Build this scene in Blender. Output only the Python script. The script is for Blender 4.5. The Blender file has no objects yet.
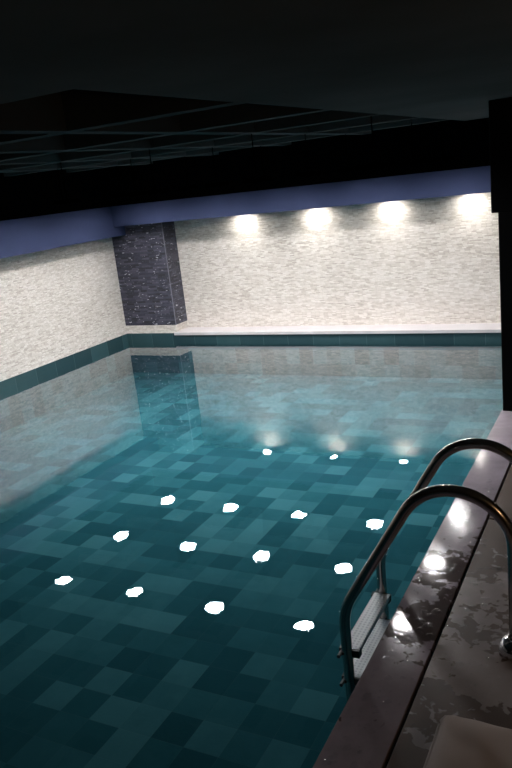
import bpy, bmesh, math, random
from mathutils import Vector, Matrix
random.seed(7)
S = bpy.context.scene
C = S.collection

# ---------------------------------------------------------------- helpers
def obj(name, bm, mat, parent=None, smooth=False, bevel=0.0, seg=2):
    me = bpy.data.meshes.new(name)
    bm.normal_update()
    bm.to_mesh(me); bm.free()
    me.materials.append(mat)
    if smooth:
        for p in me.polygons: p.use_smooth = True
    o = bpy.data.objects.new(name, me); C.objects.link(o)
    if parent: o.parent = parent
    if bevel:
        m = o.modifiers.new('bevel', 'BEVEL'); m.width = bevel; m.segments = seg; m.limit_method = 'ANGLE'
    return o

def thing(name, label, cat, loc=(0, 0, 0), group=None):
    o = bpy.data.objects.new(name, None); C.objects.link(o)
    o.location = loc; o.empty_display_size = 0.05
    o['label'] = label; o['category'] = cat
    if group: o['group'] = group
    return o

def tag(o, label, cat, group=None, kind=None):
    o['label'] = label; o['category'] = cat
    if group: o['group'] = group
    if kind: o['kind'] = kind
    return o

def struct(name, bm, mat, label, cat, parent=None, **k):
    o = obj(name, bm, mat, parent, **k)
    o['kind'] = 'structure'
    if not parent: o['label'] = label; o['category'] = cat
    return o

def add_box(bm, a, b):
    x0, y0, z0 = a; x1, y1, z1 = b
    v = [bm.verts.new(p) for p in ((x0,y0,z0),(x1,y0,z0),(x1,y1,z0),(x0,y1,z0),(x0,y0,z1),(x1,y0,z1),(x1,y1,z1),(x0,y1,z1))]
    for f in ((0,3,2,1),(4,5,6,7),(0,1,5,4),(1,2,6,5),(2,3,7,6),(3,0,4,7)):
        bm.faces.new([v[i] for i in f])

def box(a, b):
    bm = bmesh.new(); add_box(bm, a, b); return bm

def lathe(bm, prof, n=32, c=(0, 0, 0)):
    rings = []
    for r, z in prof:
        if r < 1e-6:
            rings.append([bm.verts.new((c[0], c[1], c[2] + z))])
        else:
            rings.append([bm.verts.new((c[0] + r*math.cos(2*math.pi*i/n), c[1] + r*math.sin(2*math.pi*i/n), c[2] + z)) for i in range(n)])
    for p, q in zip(rings, rings[1:]):
        for i in range(n):
            j = (i + 1) % n
            if len(p) == 1 and len(q) == 1: continue
            if len(p) == 1: bm.faces.new((p[0], q[j], q[i]))
            elif len(q) == 1: bm.faces.new((p[i], p[j], q[0]))
            else: bm.faces.new((p[i], p[j], q[j], q[i]))
    bmesh.ops.recalc_face_normals(bm, faces=bm.faces)

def tube(bm, pts, r, n=24):
    pts = [Vector(p) for p in pts]
    rings = []; up = Vector((0, 1, 0))
    for i, p in enumerate(pts):
        t = (pts[min(i+1, len(pts)-1)] - pts[max(i-1, 0)]).normalized()
        s = up.cross(t)
        if s.length < 1e-4: s = Vector((1, 0, 0)).cross(t)
        s.normalize(); q = t.cross(s).normalized()
        rings.append([bm.verts.new(p + r*(math.cos(2*math.pi*k/n)*s + math.sin(2*math.pi*k/n)*q)) for k in range(n)])
    for a, b in zip(rings, rings[1:]):
        for k in range(n):
            bm.faces.new((a[k], a[(k+1) % n], b[(k+1) % n], b[k]))
    bm.faces.new(list(reversed(rings[0]))); bm.faces.new(rings[-1])
    bmesh.ops.recalc_face_normals(bm, faces=bm.faces)

# ---------------------------------------------------------------- materials
class N:
    def __init__(s, name):
        s.m = bpy.data.materials.new(name); s.m.use_nodes = True
        s.t = s.m.node_tree; s.t.nodes.clear()
        s.out = s.t.nodes.new('ShaderNodeOutputMaterial')
    def n(s, typ, ins=None, **props):
        nd = s.t.nodes.new(typ)
        for k, v in props.items(): setattr(nd, k, v)
        for k, v in (ins or {}).items():
            if isinstance(v, bpy.types.NodeSocket): s.t.links.new(v, nd.inputs[k])
            else: nd.inputs[k].default_value = v
        return nd
    def pos(s): return s.n('ShaderNodeTexCoord').outputs['Object']
    def math(s, op, a, b=0.0, c=0.0): return s.n('ShaderNodeMath', {0: a, 1: b, 2: c}, operation=op).outputs[0]
    def vmath(s, op, a, b): return s.n('ShaderNodeVectorMath', {0: a, 1: b}, operation=op).outputs[0]
    def mix(s, f, a, b): return s.n('ShaderNodeMix', {0: f, 6: a, 7: b}, data_type='RGBA').outputs[2]
    def ramp(s, f, stops):
        nd = s.n('ShaderNodeValToRGB', {0: f}); e = nd.color_ramp.elements
        while len(e) < len(stops): e.new(0.5)
        for el, (p, c) in zip(e, stops): el.position = p; el.color = c if len(c) == 4 else (*c, 1)
        return nd.outputs[0]
    def range(s, v, a, b, c=0.0, d=1.0): return s.n('ShaderNodeMapRange', {0: v, 1: a, 2: b, 3: c, 4: d}).outputs[0]
    def noise(s, vec, scale, detail=3.0, rough=.5): return s.n('ShaderNodeTexNoise', {'Vector': vec, 'Scale': scale, 'Detail': detail, 'Roughness': rough}).outputs[0]
    def bump(s, h, strength, dist, normal=None):
        d = {'Height': h, 'Strength': strength, 'Distance': dist}
        if normal: d['Normal'] = normal
        return s.n('ShaderNodeBump', d).outputs[0]
    def schlick(s, normal=None):
        # water reflectance, the same from both sides of the surface
        f = s.n('ShaderNodeLayerWeight', {'Blend': .5, **({'Normal': normal} if normal else {})}).outputs['Facing']
        return s.math('MULTIPLY_ADD', s.math('POWER', f, 4.7), .975, .025)
    def done(s, sh): s.t.links.new(sh, s.out.inputs[0]); return s.m
    def bsdf(s, **k):
        return s.n('ShaderNodeBsdfPrincipled', {a.replace('_', ' '): v for a, v in k.items()}).outputs[0]

def rgb(*c): return (*c, 1.0)

def plain(name, col, rough=.6, var=.12, scale=9, metal=0.0, bump=.05, spec=.5):
    m = N(name); p = m.pos()
    f = m.noise(p, scale, 4)
    c = m.mix(m.range(f, .3, .7), rgb(*[x*(1-var) for x in col]), rgb(*[min(1, x*(1+var)) for x in col]))
    nr = m.bump(m.noise(p, scale*14, 2), bump, .002)
    return m.done(m.bsdf(Base_Color=c, Roughness=rough, Metallic=metal, Normal=nr, Specular_IOR_Level=spec))

def split_stone(name, stops, rh, rl, depth, rough=.75, flecks=None, spec=.3):
    """thin courses of split-face stone strips; works on x- and y-facing walls (runs along x+y)"""
    m = N(name); p = m.pos()
    sp = m.n('ShaderNodeSeparateXYZ', {0: p})
    wob = m.noise(p, 7.0, 2)
    u = m.math('ADD', sp.outputs[0], sp.outputs[1])
    z = m.math('MULTIPLY_ADD', wob, rh*.5, sp.outputs[2])
    row = m.math('FLOOR', m.math('DIVIDE', z, rh))
    ro = m.n('ShaderNodeTexWhiteNoise', {'W': row}, noise_dimensions='1D').outputs[0]
    ul = m.math('DIVIDE', u, rl)
    ul = m.math('ADD', ul, m.math('MULTIPLY', ro, 7.31))
    ul = m.math('ADD', ul, m.math('MULTIPLY', m.noise(p, 5.0, 1), .8))
    col = m.math('FLOOR', ul)
    cv = m.n('ShaderNodeCombineXYZ', {0: col, 1: row, 2: 0.0}).outputs[0]
    wn = m.n('ShaderNodeTexWhiteNoise', {'Vector': cv}, noise_dimensions='3D').outputs[0]
    fz = m.math('FRACT', m.math('DIVIDE', z, rh)); fu = m.math('FRACT', ul)
    ez = m.math('MINIMUM', fz, m.math('SUBTRACT', 1.0, fz))
    eu = m.math('MULTIPLY', m.math('MINIMUM', fu, m.math('SUBTRACT', 1.0, fu)), rl/rh)
    e = m.range(m.math('MINIMUM', ez, eu), 0.0, .22)
    st = m.n('ShaderNodeTexNoise', {'Vector': m.vmath('MULTIPLY', p, (16, 16, 60)), 'Scale': 1.6, 'Detail': 5.0, 'Roughness': .6}).outputs[0]
    t = m.math('MULTIPLY_ADD', wn, .55, m.math('MULTIPLY', st, .5))
    t = m.math('ADD', t, m.math('MULTIPLY', m.math('SUBTRACT', m.noise(p, 1.7, 2), .5), .25))
    c = m.ramp(t, stops)
    if flecks:
        fl = m.n('ShaderNodeTexNoise', {'Vector': m.vmath('MULTIPLY', p, (22, 22, 70)), 'Scale': 1.0, 'Detail': 3.0}).outputs[0]
        c = m.mix(m.range(fl, .655, .70), c, rgb(*flecks))
    c = m.mix(e, m.mix(.4, c, rgb(0, 0, 0)), c)
    h = m.math('ADD', m.math('MULTIPLY', e, .35), m.math('MULTIPLY_ADD', wn, .65, m.math('MULTIPLY', st, .6)))
    return m.done(m.bsdf(Base_Color=c, Roughness=rough, Normal=m.bump(h, .9, depth), Specular_IOR_Level=spec))

cream = split_stone('cream_split_stone', [(.10, (.38, .338, .295)), (.34, (.61, .563, .515)), (.58, (.70, .655, .61)), (.9, (.80, .765, .73))], .0125, .05, .005)
slate = split_stone('dark_slate', [(.2, (.012, .012, .020)), (.5, (.036, .036, .060)), (.85, (.088, .088, .130))], .022, .10, .010, rough=.5, flecks=(.6, .6, .66), spec=.6)

def tile_mat(name, T, PAL, joint, spec):
    m = N(name); p = m.pos()
    off = m.vmath('ADD', p, (.137, .11, .089))
    q = m.vmath('DIVIDE', off, T)
    cell = m.vmath('FLOOR', q, (0, 0, 0))
    # some neighbouring tiles come from the same batch, so pairs read as longer blocks
    w1 = m.n('ShaderNodeTexWhiteNoise', {'Vector': cell}, noise_dimensions='3D').outputs[0]
    w2 = m.n('ShaderNodeTexWhiteNoise', {'Vector': m.vmath('FLOOR', m.vmath('MULTIPLY', q, (.5, .5, 1)), (0, 0, 0))}, noise_dimensions='3D').outputs[0]
    v = m.math('MULTIPLY_ADD', w1, .78, m.math('MULTIPLY', w2, .22))
    v = m.math('ADD', v, m.math('MULTIPLY', m.math('SUBTRACT', m.noise(p, 9, 5, .6), .5), .22))
    c = m.ramp(v, PAL)
    fr = m.vmath('FRACTION', q, (0, 0, 0))
    d = m.vmath('ABSOLUTE', m.vmath('SUBTRACT', fr, (.5, .5, .5)), (0, 0, 0))
    sp = m.n('ShaderNodeSeparateXYZ', {0: d})
    mx = m.math('MAXIMUM', m.math('MAXIMUM', sp.outputs[0], sp.outputs[1]), sp.outputs[2])
    g = m.range(mx, .492, .497)
    c = m.mix(m.math('MULTIPLY', g, joint), c, rgb(.16, .22, .22))
    return m.done(m.bsdf(Base_Color=c, Roughness=.6, Specular_IOR_Level=spec, Normal=m.bump(m.math('SUBTRACT', m.noise(p, 60, 3), g), .3, .003)))
tile = tile_mat('teal_stone_tile', (.158, .158, .178), [(.12, (.012, .062, .080)), (.42, (.015, .076, .096)), (.62, (.022, .098, .121)), (.82, (.036, .132, .158))], .10, 0.0)
band_tile = tile_mat('waterline_tile', (.298, .298, .178), [(.05, (.012, .038, .047)), (.45, (.016, .047, .056)), (.66, (.020, .055, .064)), (.95, (.032, .078, .086))], .35, .25)

def water_mat():
    m = N('pool_water'); p = m.pos()
    a = m.n('ShaderNodeTexNoise', {'Vector': m.vmath('MULTIPLY', p, (2.2, 3.4, 1)), 'Scale': 1.0, 'Detail': 1.5}).outputs[0]
    b = m.n('ShaderNodeTexNoise', {'Vector': m.vmath('MULTIPLY', p, (24, 38, 1)), 'Scale': 1.0, 'Detail': 2.0}).outputs[0]
    h = m.math('MULTIPLY_ADD', b, .12, a)
    nr = m.bump(h, 1.0, .00075)
    fr = m.schlick(nr)
    gl = m.n('ShaderNodeBsdfGlossy', {'Color': rgb(1, 1, 1), 'Roughness': .004, 'Normal': nr}).outputs[0]
    tr = m.n('ShaderNodeBsdfTransparent', {'Color': rgb(.95, .985, .99)}).outputs[0]
    return m.done(m.n('ShaderNodeMixShader', {0: fr, 1: tr, 2: gl}).outputs[0])
water = water_mat()

def drop_mat():
    m = N('clear_water_drop')
    fr = m.schlick()
    gl = m.n('ShaderNodeBsdfGlossy', {'Color': rgb(1, 1, 1), 'Roughness': .02}).outputs[0]
    tr = m.n('ShaderNodeBsdfTransparent', {'Color': rgb(.93, .94, .95)}).outputs[0]
    return m.done(m.n('ShaderNodeMixShader', {0: fr, 1: tr, 2: gl}).outputs[0])
drop = drop_mat()

def wet_stone(name, dry, wet, lo, hi, seed, rd, rw, centre=None, ext=None, fall=.16, lip=.3):
    """honed stone with spilt water: puddle patches have a set tone (painted sheen on the deck), gloss and a lip at their rim"""
    m = N(name); p = m.pos(); q = m.vmath('ADD', p, (seed, seed*1.7, 0))
    warp = m.n('ShaderNodeTexNoise', {'Vector': q, 'Scale': 14.0, 'Detail': 3.0}).outputs[1]
    qq = m.vmath('ADD', q, m.vmath('MULTIPLY', m.vmath('SUBTRACT', warp, (.5, .5, .5)), (.07, .07, 0)))
    big = m.noise(qq, 4.2, 4, .55)
    sm = m.noise(qq, 26.0, 2, .5)
    f = m.math('MULTIPLY_ADD', sm, .40, m.math('MULTIPLY', big, .70))
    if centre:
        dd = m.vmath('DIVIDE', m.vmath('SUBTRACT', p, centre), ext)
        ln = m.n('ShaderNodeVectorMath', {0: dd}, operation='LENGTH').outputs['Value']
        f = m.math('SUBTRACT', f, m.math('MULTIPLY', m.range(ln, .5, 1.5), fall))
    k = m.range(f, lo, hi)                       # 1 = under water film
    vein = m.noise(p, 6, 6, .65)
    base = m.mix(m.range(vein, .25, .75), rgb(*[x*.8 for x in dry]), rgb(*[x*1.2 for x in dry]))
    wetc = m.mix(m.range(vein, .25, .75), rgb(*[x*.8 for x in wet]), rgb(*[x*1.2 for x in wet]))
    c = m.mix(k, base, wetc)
    r = m.math('MULTIPLY_ADD', m.math('SUBTRACT', vein, .5), .12, m.range(k, 0, 1, rd, rw))
    micro = m.math('MULTIPLY', m.noise(p, 180, 3), m.math('SUBTRACT', 1.0, k))
    nr = m.bump(m.math('MULTIPLY_ADD', k, lip, m.math('MULTIPLY', micro, .25)), .5, .0012)
    return m.done(m.bsdf(Base_Color=c, Roughness=r, Normal=nr, Specular_IOR_Level=.14))
coping_m = wet_stone('grey_lilac_stone', (.285, .250, .290), (.095, .077, .077), .49, .52, 3.1, .10, .07, (-.68, 2.55, .089), (.25, .45, 1), .22)
deck_m = wet_stone('brown_grey_tile_painted_sheen', (.090, .062, .051), (.29, .255, .255), .50, .525, 9.4, .38, .26, (-.44, 2.28, .089), (.30, .62, 1), .26, .6)  # lighter wet tone is the puddles' sheen put into the base colour

marble = plain('white_marble', (.49, .47, .49), .35, .07, 5)
blue = plain('lilac_blue_paint', (.040, .052, .112), .75, .04, 4, spec=.06)
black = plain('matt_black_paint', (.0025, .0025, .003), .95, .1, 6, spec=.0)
black_col = plain('black_column_paint', (.003, .0034, .004), .6, .1, 6, spec=.1)
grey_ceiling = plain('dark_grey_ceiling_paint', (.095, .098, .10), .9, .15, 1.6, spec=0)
beam_m = plain('grey_ceiling_beam_paint', (.075, .085, .09), .9, .1, 3, spec=0)
deckback = plain('dark_plaster', (.03, .027, .026), .8, .1, 3)
lamp_body = plain('black_lamp_metal', (0, 0, 0), .9, .1, 20, spec=.0, bump=0)
steel = plain('dark_polished_steel', (.54, .51, .49), .22, .05, 12, metal=1.0, bump=.01)
chrome = plain('chrome', (.75, .75, .77), .08, .03, 12, metal=1.0, bump=.0)
rubber = plain('black_rubber', (.012, .012, .013), .45, .1, 40)

def tread_mat():
    m = N('white_studded_plastic'); p = m.pos()
    q = m.vmath('MULTIPLY', p, (62, 62, 0))
    fr = m.vmath('SUBTRACT', m.vmath('FRACTION', q, (0, 0, 0)), (.5, .5, 0))
    sp = m.n('ShaderNodeSeparateXYZ', {0: fr})
    r = m.math('SQRT', m.math('ADD', m.math('POWER', sp.outputs[0], 2.0), m.math('POWER', sp.outputs[1], 2.0)))
    h = m.range(r, .34, .22)
    c = m.mix(h, rgb(.93, .91, .96), rgb(.70, .68, .76))
    return m.done(m.bsdf(Base_Color=c, Roughness=.3, Normal=m.bump(h, .6, .003)))
tread_m = tread_mat()

def fabric_mat():
    m = N('taupe_canvas'); p = m.pos()
    w = m.n('ShaderNodeTexWave', {'Vector': p, 'Scale': 130.0, 'Distortion': .4}, bands_direction='X').outputs[1]
    w2 = m.n('ShaderNodeTexWave', {'Vector': p, 'Scale': 130.0, 'Distortion': .4}, bands_direction='Y').outputs[1]
    h = m.math('ADD', w, w2)
    c = m.mix(m.noise(p, 5, 4), rgb(.44, .375, .35), rgb(.53, .46, .43))
    return m.done(m.bsdf(Base_Color=c, Roughness=.9, Normal=m.bump(h, .35, .001), Specular_IOR_Level=.15))
fabric = fabric_mat()

def emit(name, col, strength, lens=0.0):
    """lamp glass; lens > 0 makes the lamp brighter straight down than sideways"""
    m = N(name)
    if lens:
        g = m.n('ShaderNodeNewGeometry')
        d = m.n('ShaderNodeVectorMath', {0: g.outputs['Incoming'], 1: g.outputs['Normal']}, operation='DOT_PRODUCT').outputs['Value']
        strength = m.math('MULTIPLY', m.math('POWER', m.math('ABSOLUTE', d), lens), strength)
    return m.done(m.n('ShaderNodeEmission', {'Color': rgb(*col), 'Strength': strength}).outputs[0])
led = emit('cool_white_led', (1.0, .975, .965), 275.0, .6)
led_small = emit('warm_white_led', (1.0, .955, .88), 210.0)
led_warm = emit('amber_lamp_glass', (1.0, .60, .28), 45.0)

# ---------------------------------------------------------------- the setting (metres; water level z = 0)
XL, YF, XR = -5.566, 7.152, -.788      # left pool side, far pool side, right pool side
YB = 7.405                             # recessed far wall
ZD = .089                              # coping / deck level
FL = -.40                              # pool floor
YN = -.6                               # near pool side
ZC = 2.00                              # underside of ceiling grid

struct('wall_left', box((XL-.2, -2.2, ZD), (XL, YB+.2, 2.6)), cream, 'cream split-face stone wall along the left side of the pool', 'wall')
struct('wall_far', box((XL, YB, ZD-.3), (1.6, YB+.2, 2.6)), cream, 'cream split-face stone wall behind the far white ledge', 'wall')
struct('wall_right', box((1.4, -2.2, ZD-.3), (1.6, YB, 2.6)), deckback, 'dark plaster wall behind the deck', 'wall')
struct('wall_near', box((XL-.2, -2.4, -1.1), (1.6, -2.2, 2.6)), deckback, 'dark plaster wall behind the viewer', 'wall')

# slate pillar in the corner, standing on a cream stone base strip
XP = -4.838
pil = struct('pillar', box((XL, YF, .187), (XP, YB, 1.70)), slate, 'dark slate-clad pillar in the far corner of the room', 'pillar')
struct('trim_8', box((XP-.006, YF-.002, .187), (XP+.002, YF+.006, 1.374)), plain('pale_edge_strip', (.17, .17, .215), .5), 'thin pale strip down the corner of the slate pillar', 'edge strip')
struct('pillar_plinth', box((XL, YF+.004, ZD), (XP-.004, YB, .187)), cream, 'cream stone plinth under the dark slate pillar', 'plinth')

# far white ledge
struct('trim_1', box((XP-.03, YF-.025, ZD-.022), (1.4, YB, ZD+.012)), marble, 'white marble ledge along the foot of the far wall', 'ledge', bevel=.004)

# pool basin: one tiled shell
bm = bmesh.new()
add_box(bm, (XL-.2, YN-.2, FL-.15), (XR+.2, YF+.2, FL))
add_box(bm, (XL-.2, YN-.2, FL), (XL, YF+.2, ZD))
add_box(bm, (XL, YF, FL), (XR+.2, YF+.2, ZD-.022))
add_box(bm, (XL, YF, ZD-.022), (XP-.03, YF+.2, ZD))
add_box(bm, (XR, YN-.2, FL), (XR+.2, YF, ZD-.035))
add_box(bm, (XL, YN-.2, FL), (XR, YN, ZD-.035))
struct('pool_basin', bm, tile, 'teal stone-tiled pool basin with checkered floor and waterline band', 'pool')

# waterline course of longer, greyer tiles
struct('trim_6', box((XL, YN, -.085), (XL+.004, YF-.004, ZD)), band_tile, 'course of dark teal tiles along the waterline under the left wall', 'tile band')
bm = bmesh.new()
add_box(bm, (XL, YF-.004, -.085), (XR, YF, ZD-.022))
add_box(bm, (XL, YF-.004, ZD-.022), (XP-.03, YF, ZD))
struct('trim_7', bm, band_tile, 'course of dark teal tiles along the waterline under the far ledge', 'tile band')
bm = bmesh.new()
v = [bm.verts.new(p) for p in ((XL, YN, 0), (XR, YN, 0), (XR, YF, 0), (XL, YF, 0))]
bm.faces.new(v)
w = struct('pool_water', bm, water, 'calm clear teal water filling the pool', 'water')

# coping slabs and deck
struct('trim_2', box((XR-.012, -.6, ZD-.035), (-.617, 1.20, ZD)), coping_m, 'grey stone coping slab at the near end of the pool edge', 'coping', bevel=.003)
struct('trim_3', box((XR-.012, 1.203, ZD-.035), (-.617, YF-.03, ZD)), coping_m, 'wet grey stone coping under the pool ladder', 'coping', bevel=.003)
bm = bmesh.new()
for y0, y1 in ((-2.2, .40), (.408, 3.205), (3.213, 4.61), (4.618, YB)):
    for x0, x1 in ((-.605, .55), (.558, 1.4)):
        add_box(bm, (x0, y0, ZD-.03), (x1, y1, ZD))
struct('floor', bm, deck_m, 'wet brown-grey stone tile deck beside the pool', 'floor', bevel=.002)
struct('floor_base', box((XR+.2, -2.2, ZD-.3), (1.4, YB, ZD-.032)), black, 'dark screed showing in the deck joints', 'floor')
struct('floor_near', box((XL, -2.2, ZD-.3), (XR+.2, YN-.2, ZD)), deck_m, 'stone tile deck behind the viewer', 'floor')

# blue-lilac soffit boxes hung round the pool with black upper walls over them
struct('trim_4', box((XL, -2.2, 1.263), (-5.358, YF, 1.60)), blue, 'lilac-blue painted boxed soffit over the left wall', 'soffit')
bm = bmesh.new()
add_box(bm, (-5.358, 6.951, 1.374), (1.4, 6.975, 1.60)); add_box(bm, (-5.358, 6.975, 1.402), (1.4, YB, 1.60))
struct('trim_5', bm, blue, 'lilac-blue painted boxed soffit over the far wall', 'soffit')
struct('wall_left_upper', box((XL, -2.2, 1.60), (-5.385, 6.975, 2.6)), black, 'matt black wall over the left soffit', 'wall')
struct('wall_far_upper', box((XL, 6.975, 1.60), (1.4, YB, 2.6)), black, 'matt black wall over the far soffit', 'wall')

# ceiling: flat dark grey slab beside and before a deep grid of beams
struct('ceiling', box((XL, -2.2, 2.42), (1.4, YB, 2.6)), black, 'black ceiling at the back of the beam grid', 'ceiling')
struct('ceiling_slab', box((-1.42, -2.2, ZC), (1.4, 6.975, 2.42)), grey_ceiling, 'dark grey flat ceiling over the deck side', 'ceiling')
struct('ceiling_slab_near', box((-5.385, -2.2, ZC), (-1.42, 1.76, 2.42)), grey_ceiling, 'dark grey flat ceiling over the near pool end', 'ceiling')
LX = [-1.49 - .82*k for k in range(5)]
LY = [4.60, 5.50, 6.39]
BY = [2.76, 3.70] + LY
bm = bmesh.new()
for y in BY:
    add_box(bm, (-5.385, y-.05, ZC), (-1.42, y+.05, 2.42))
for x in LX[1:]:
    ys = [1.76] + BY + [6.975]
    for a, b in zip(ys, ys[1:]):
        add_box(bm, (x-.05, a + (.05 if a > 1.9 else 0), ZC), (x+.05, b - (.05 if b < 6.9 else 0), 2.42))
struct('ceiling_beams', bm, beam_m, 'grid of dim grey beams crossing the black ceiling', 'ceiling beams')

# black column standing on the deck, wider header above
struct('column', box((-.79, 4.764, ZD), (-.35, 5.20, 1.352)), black_col, 'black column standing on the pool edge coping', 'column', bevel=.004)
struct('column_header', box((-.83, 4.764, 1.352), (-.31, 5.24, ZC)), black_col, 'wider black header on top of the column', 'column', bevel=.006)

# ---------------------------------------------------------------- lamps
def downlight(name, label, group, loc, r, drop_len, mat):
    t = thing(name, label, 'ceiling light', loc, group)
    bm = bmesh.new()
    R = r + .014
    T = min(.030, drop_len)
    lathe(bm, [(0, T), (R, T), (R, 0), (r, 0), (r, .014), (0, .014)], 40)
    if drop_len > .05: tube(bm, [(0, 0, .029), (0, 0, drop_len)], .004, 12)
    h = obj('housing', bm, lamp_body, t)
    bm = bmesh.new()
    lathe(bm, [(0, .0135), (r-.001, .0135), (r-.001, .010), (0, .010)], 40)
    obj('diffuser', bm, mat, t)
    return t

def dup(root, loc, label):
    r = root.copy(); C.objects.link(r); r.location = loc; r['label'] = label
    for ch in root.children:
        c = ch.copy(); C.objects.link(c); c.parent = r
    return r

colw = ['nearest the ladder', 'second from the ladder side', 'middle of its row', 'second from the left wall', 'nearest the left wall']
roww = ['the ceiling row nearest the viewer', 'the middle ceiling row', 'the ceiling row nearest the far wall']
first = None
for j, y in enumerate(LY):
    for i, x in enumerate(LX):
        lb = 'round white downlight in %s, %s' % (roww[j], colw[i])
        if first is None:
            first = downlight('ceiling_downlight', lb, 'round downlights over the pool', (x, y, 1.69), .080, ZC-1.69, led)
        else:
            dup(first, (x, y, 1.69), lb)
WX = [-.62, -1.45, -2.25, -3.05, -3.90]
wl = ['hidden behind the black column', 'beside the black column', 'second from the black column', 'third from the black column', 'nearest the slate pillar']
first = None
for x, s in zip(WX, wl):
    lb = 'small wall-washing spotlight under the far soffit, ' + s
    if first is None:
        first = downlight('soffit_spotlight', lb, 'spotlights washing the far wall', (x, 7.285, 1.380), .045, .0215, led_small)
    else:
        dup(first, (x, 7.285, 1.380), lb)

# amber globe lamp on the wall behind the deck; its warm glint shows on the handrail
def globe_lamp(loc):
    t = thing('wall_lamp', 'amber globe lamp on the dark wall beside the deck, mirrored on the handrail', 'wall lamp', loc)
    bm = bmesh.new(); bmesh.ops.create_uvsphere(bm, u_segments=32, v_segments=20, radius=.07)
    bmesh.ops.translate(bm, verts=bm.verts, vec=(-.13, 0, .0))
    obj('glass_globe', bm, led_warm, t, smooth=True)
    bm = bmesh.new(); lathe(bm, [(0, 0), (.055, 0), (.055, .008), (.02, .016), (0, .016)], 28)
    bmesh.ops.rotate(bm, verts=bm.verts, cent=(0, 0, 0), matrix=Matrix.Rotation(-math.pi/2, 3, 'Y'))
    obj('wall_plate', bm, black_col, t, smooth=True)
    bm = bmesh.new(); tube(bm, [(-.012, 0, 0), (-.03, 0, -.05), (-.08, 0, -.09), (-.13, 0, -.085), (-.13, 0, -.066)], .008, 14)
    lathe(bm, [(0, -.075), (.032, -.075), (.036, -.058), (.030, -.058), (0, -.062)], 24, (-.13, 0, 0))
    obj('bracket', bm, black_col, t, smooth=True)
globe_lamp((1.4, 1.25, 1.50))

# ---------------------------------------------------------------- pool ladder
def bez(p, q, r, n=10):
    return [((1-t)**2*p[0] + 2*t*(1-t)*q[0] + t*t*r[0], (1-t)**2*p[1] + 2*t*(1-t)*q[1] + t*t*r[1]) for t in [i/n for i in range(n+1)]]

def arc_profile():
    # rail centre line in the x-z plane: deck post, round bow, slope, bend, leg in the water
    cx, cz, R = -.540, .467, .190
    pts = [(-.350, ZD - .0), (-.350, .25), (-.350, .40)]
    a1 = math.radians(148.6)
    for i in range(0, 25):
        a = a1*i/24
        pts.append((cx + R*math.cos(a), cz + R*math.sin(a)))
    ex, ez = pts[-1]
    # straight slope then bend to vertical leg
    p = (-.925, .196); q = (-.960, .138); r = (-.960, .065)
    pts += bez(p, q, r, 10)
    pts += [(-.960, -.15), (-.960, -.30), (-.960, -.37)]
    return pts
prof = arc_profile()
LYN, LYF = 2.25, 2.69
lad = thing('pool_ladder', 'dark polished steel pool ladder with two curved handrails and white treads', 'pool ladder', (-.655, (LYN+LYF)/2, ZD))
o = Vector((-.655, (LYN+LYF)/2, ZD))
def L(p): return Vector(p) - o
for y in (LYN, LYF):
    bm = bmesh.new()
    tube(bm, [L((x, y, z)) for x, z in prof], .0205, 28)
    rail = obj('handrail', bm, steel, lad, smooth=True)
    bm = bmesh.new()
    lathe(bm, [(0, .0), (.054, .0), (.056, .007), (.055, .018), (.049, .034), (.039, .047), (.027, .054), (.0208, .056), (.0208, .045)], 32, L((-.350, y, ZD)))
    fl = obj('anchor_cover', bm, chrome, rail, smooth=True); fl['label'] = 'bright domed chrome cover where the post meets the deck'
    bm = bmesh.new()
    lathe(bm, [(0, -.397), (.026, -.397), (.026, -.35), (.0206, -.345)], 24, L((-.960, y, 0)))
    obj('rubber_foot', bm, rubber, rail, smooth=True)
for z in (-.040, -.165, -.31):
    bm = bmesh.new()
    add_box(bm, L((-.990, LYN+.021, z-.022)), L((-.918, LYF-.021, z)))
    t = obj('tread', bm, tread_m, lad, bevel=.006); t['label'] = 'white studded plastic tread'
    for y, s in ((LYN, 1), (LYF, -1)):
        bm = bmesh.new()
        add_box(bm, L((-.998, y+s*.012, z-.034)), L((-.918, y+s*.040, z-.004)))
        tube(bm, [L((-.985, y-s*.030, z-.012)), L((-.985, y+s*.014, z-.012))], .007, 12)
        obj('tread_bracket', bm, rubber, t)

# ---------------------------------------------------------------- cushion on the deck
def cushion():
    bm = bmesh.new()
    n = 40; W, D, H = .66, .62, .115
    top = []
    def sup(u): return math.copysign(1 - (1-abs(u))**1.0, u)
    grid = {}
    for side in (1, -1):
        for i in range(n+1):
            for j in range(n+1):
                u = -1 + 2*i/n; v = -1 + 2*j/n
                edge = (i in (0, n)) or (j in (0, n))
                if side == -1 and edge: grid[(side, i, j)] = grid[(1, i, j)]; continue
                # softly pulled-in sides, full corners
                x = u*W/2*(1 - .035*(1-v*v)); y = v*D/2*(1 - .035*(1-u*u))
                rr = ((abs(u))**14 + (abs(v))**14)
                k = (max(0, 1-abs(u)**3.2)*max(0, 1-abs(v)**3.2))**.38
                z = H/2*side*k
                if side == 1:
                    z += .006*math.sin(7*u+3*v)*k*(1-k*.6) + .010*math.exp(-((u+v*.25+.45)/.10)**2)*k*(.4+.6*max(0, v))*.7
                # rounded corner
                c = max(0, abs(u)+abs(v)-1.90)
                x -= math.copysign(c*.10, u); y -= math.copysign(c*.10, v)
                grid[(side, i, j)] = bm.verts.new((x, y, H/2 + z))
    for side in (1, -1):
        for i in range(n):
            for j in range(n):
                f = [grid[(side, i, j)], grid[(side, i+1, j)], grid[(side, i+1, j+1)], grid[(side, i, j+1)]]
                if side == -1: f.reverse()
                bm.faces.new(f)
    loop = [(i, 0) for i in range(n)] + [(n, j) for j in range(n)] + [(i, n) for i in range(n, 0, -1)] + [(0, j) for j in range(n, 0, -1)]
    pts = [grid[(1, i, j)].co.copy() for i, j in loop]
    return bm, pts
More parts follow.
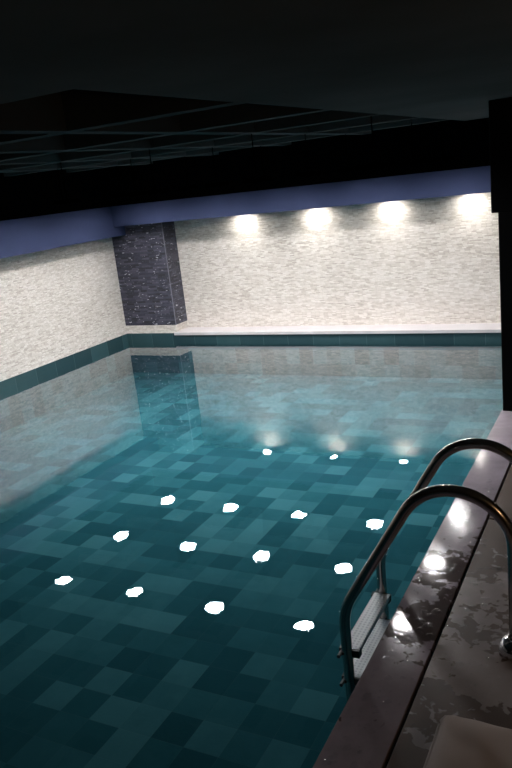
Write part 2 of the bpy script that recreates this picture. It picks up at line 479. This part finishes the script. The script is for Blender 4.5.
t = thing('floor_cushion', 'taupe canvas cushion lying on the wet deck with piped edge', 'cushion', (-.170, 1.490, ZD+.001))
cbm, rim = cushion()
pad = obj('cushion_pad', cbm, fabric, t, smooth=True)
bm = bmesh.new()
tube(bm, rim + [rim[0]], .0055, 10)
pp = obj('piping', bm, fabric, t, smooth=True)
t.rotation_euler = (0, 0, math.radians(-2))

# ---------------------------------------------------------------- spilt water drops (uncountable)
bm = bmesh.new()
def droplet(x, y, r, h, sq, ang):
    n = 9; rings = []
    ph = random.random()*6
    for k, (f, zz) in enumerate(((1, 0), (.86, .55), (.5, .9))):
        rg = []
        for i in range(n):
            a = 2*math.pi*i/n
            rr = r*f*(1 + .22*math.sin(2*a+ph) + .12*math.sin(3*a+ph*2))
            px, py = rr*math.cos(a)*sq, rr*math.sin(a)
            rg.append(bm.verts.new((x + px*math.cos(ang)-py*math.sin(ang), y + px*math.sin(ang)+py*math.cos(ang), ZD + .0003 + h*zz)))
        rings.append(rg)
    tp = bm.verts.new((x, y, ZD + .0003 + h))
    for a, b in zip(rings, rings[1:]):
        for i in range(n): bm.faces.new((a[i], a[(i+1) % n], b[(i+1) % n], b[i]))
    for i in range(n): bm.faces.new((rings[-1][i], rings[-1][(i+1) % n], tp))
cl = [(-.70, 2.62, .05, .14, 60), (-.66, 2.30, .06, .10, 30), (-.70, 2.05, .06, .2, 55), (-.69, 3.35, .05, .15, 30), (-.66, 2.9, .05, .12, 30), (-.50, 2.75, .06, .15, 40), (-.48, 2.35, .08, .2, 35), (-.70, 1.75, .05, .15, 30)]
for cx, cy, sx, sy, num in cl:
    for _ in range(num):
        x = random.gauss(cx, sx); y = random.gauss(cy, sy)
        if not (XR+.005 < x < -.38) or (-.63 < x < -.595): continue
        r = random.choice((.003, .004, .005, .006, .009, .013))
        droplet(x, y, r, min(.0036, r*.5), random.uniform(.8, 1.7), random.random()*3.1)
d = obj('water_drops', bm, drop, smooth=True)
tag(d, 'scattered water drops splashed on the stone coping and deck', 'water drops', kind='stuff')

# ---------------------------------------------------------------- camera
cam = bpy.data.cameras.new('camera'); co = bpy.data.objects.new('camera', cam); C.objects.link(co)
F, P, R, Y = 743.1151, .2654, -.1145, -.4962
fw = Vector((math.sin(Y)*math.cos(P), math.cos(Y)*math.cos(P), -math.sin(P)))
ri = Vector((math.cos(Y), -math.sin(Y), 0)); up = ri.cross(fw)
r2 = ri*math.cos(R) + up*math.sin(R); u2 = -ri*math.sin(R) + up*math.cos(R)
M = Matrix((r2, u2, -fw)).transposed().to_4x4(); M.translation = (0, 0, 1.7)
co.matrix_world = M
cam.sensor_fit = 'VERTICAL'; cam.sensor_height = 36.0; cam.lens = F*36/768
cam.clip_start = .02
S.camera = co

# ---------------------------------------------------------------- world and view
wd = bpy.data.worlds.new('world'); wd.use_nodes = True
wd.node_tree.nodes['Background'].inputs[0].default_value = (0, 0, 0, 1)
wd.node_tree.nodes['Background'].inputs[1].default_value = 0
S.world = wd
vs = S.view_settings
vs.view_transform = 'Standard'; vs.look = 'None'; vs.exposure = 0.0; vs.gamma = 1.0; vs.use_curve_mapping = False
S.cycles.max_bounces = 10; S.cycles.diffuse_bounces = 5; S.cycles.glossy_bounces = 5; S.cycles.transparent_max_bounces = 12
S.cycles.caustics_reflective = True; S.cycles.sample_clamp_indirect = 40.0; S.cycles.blur_glossy = .3
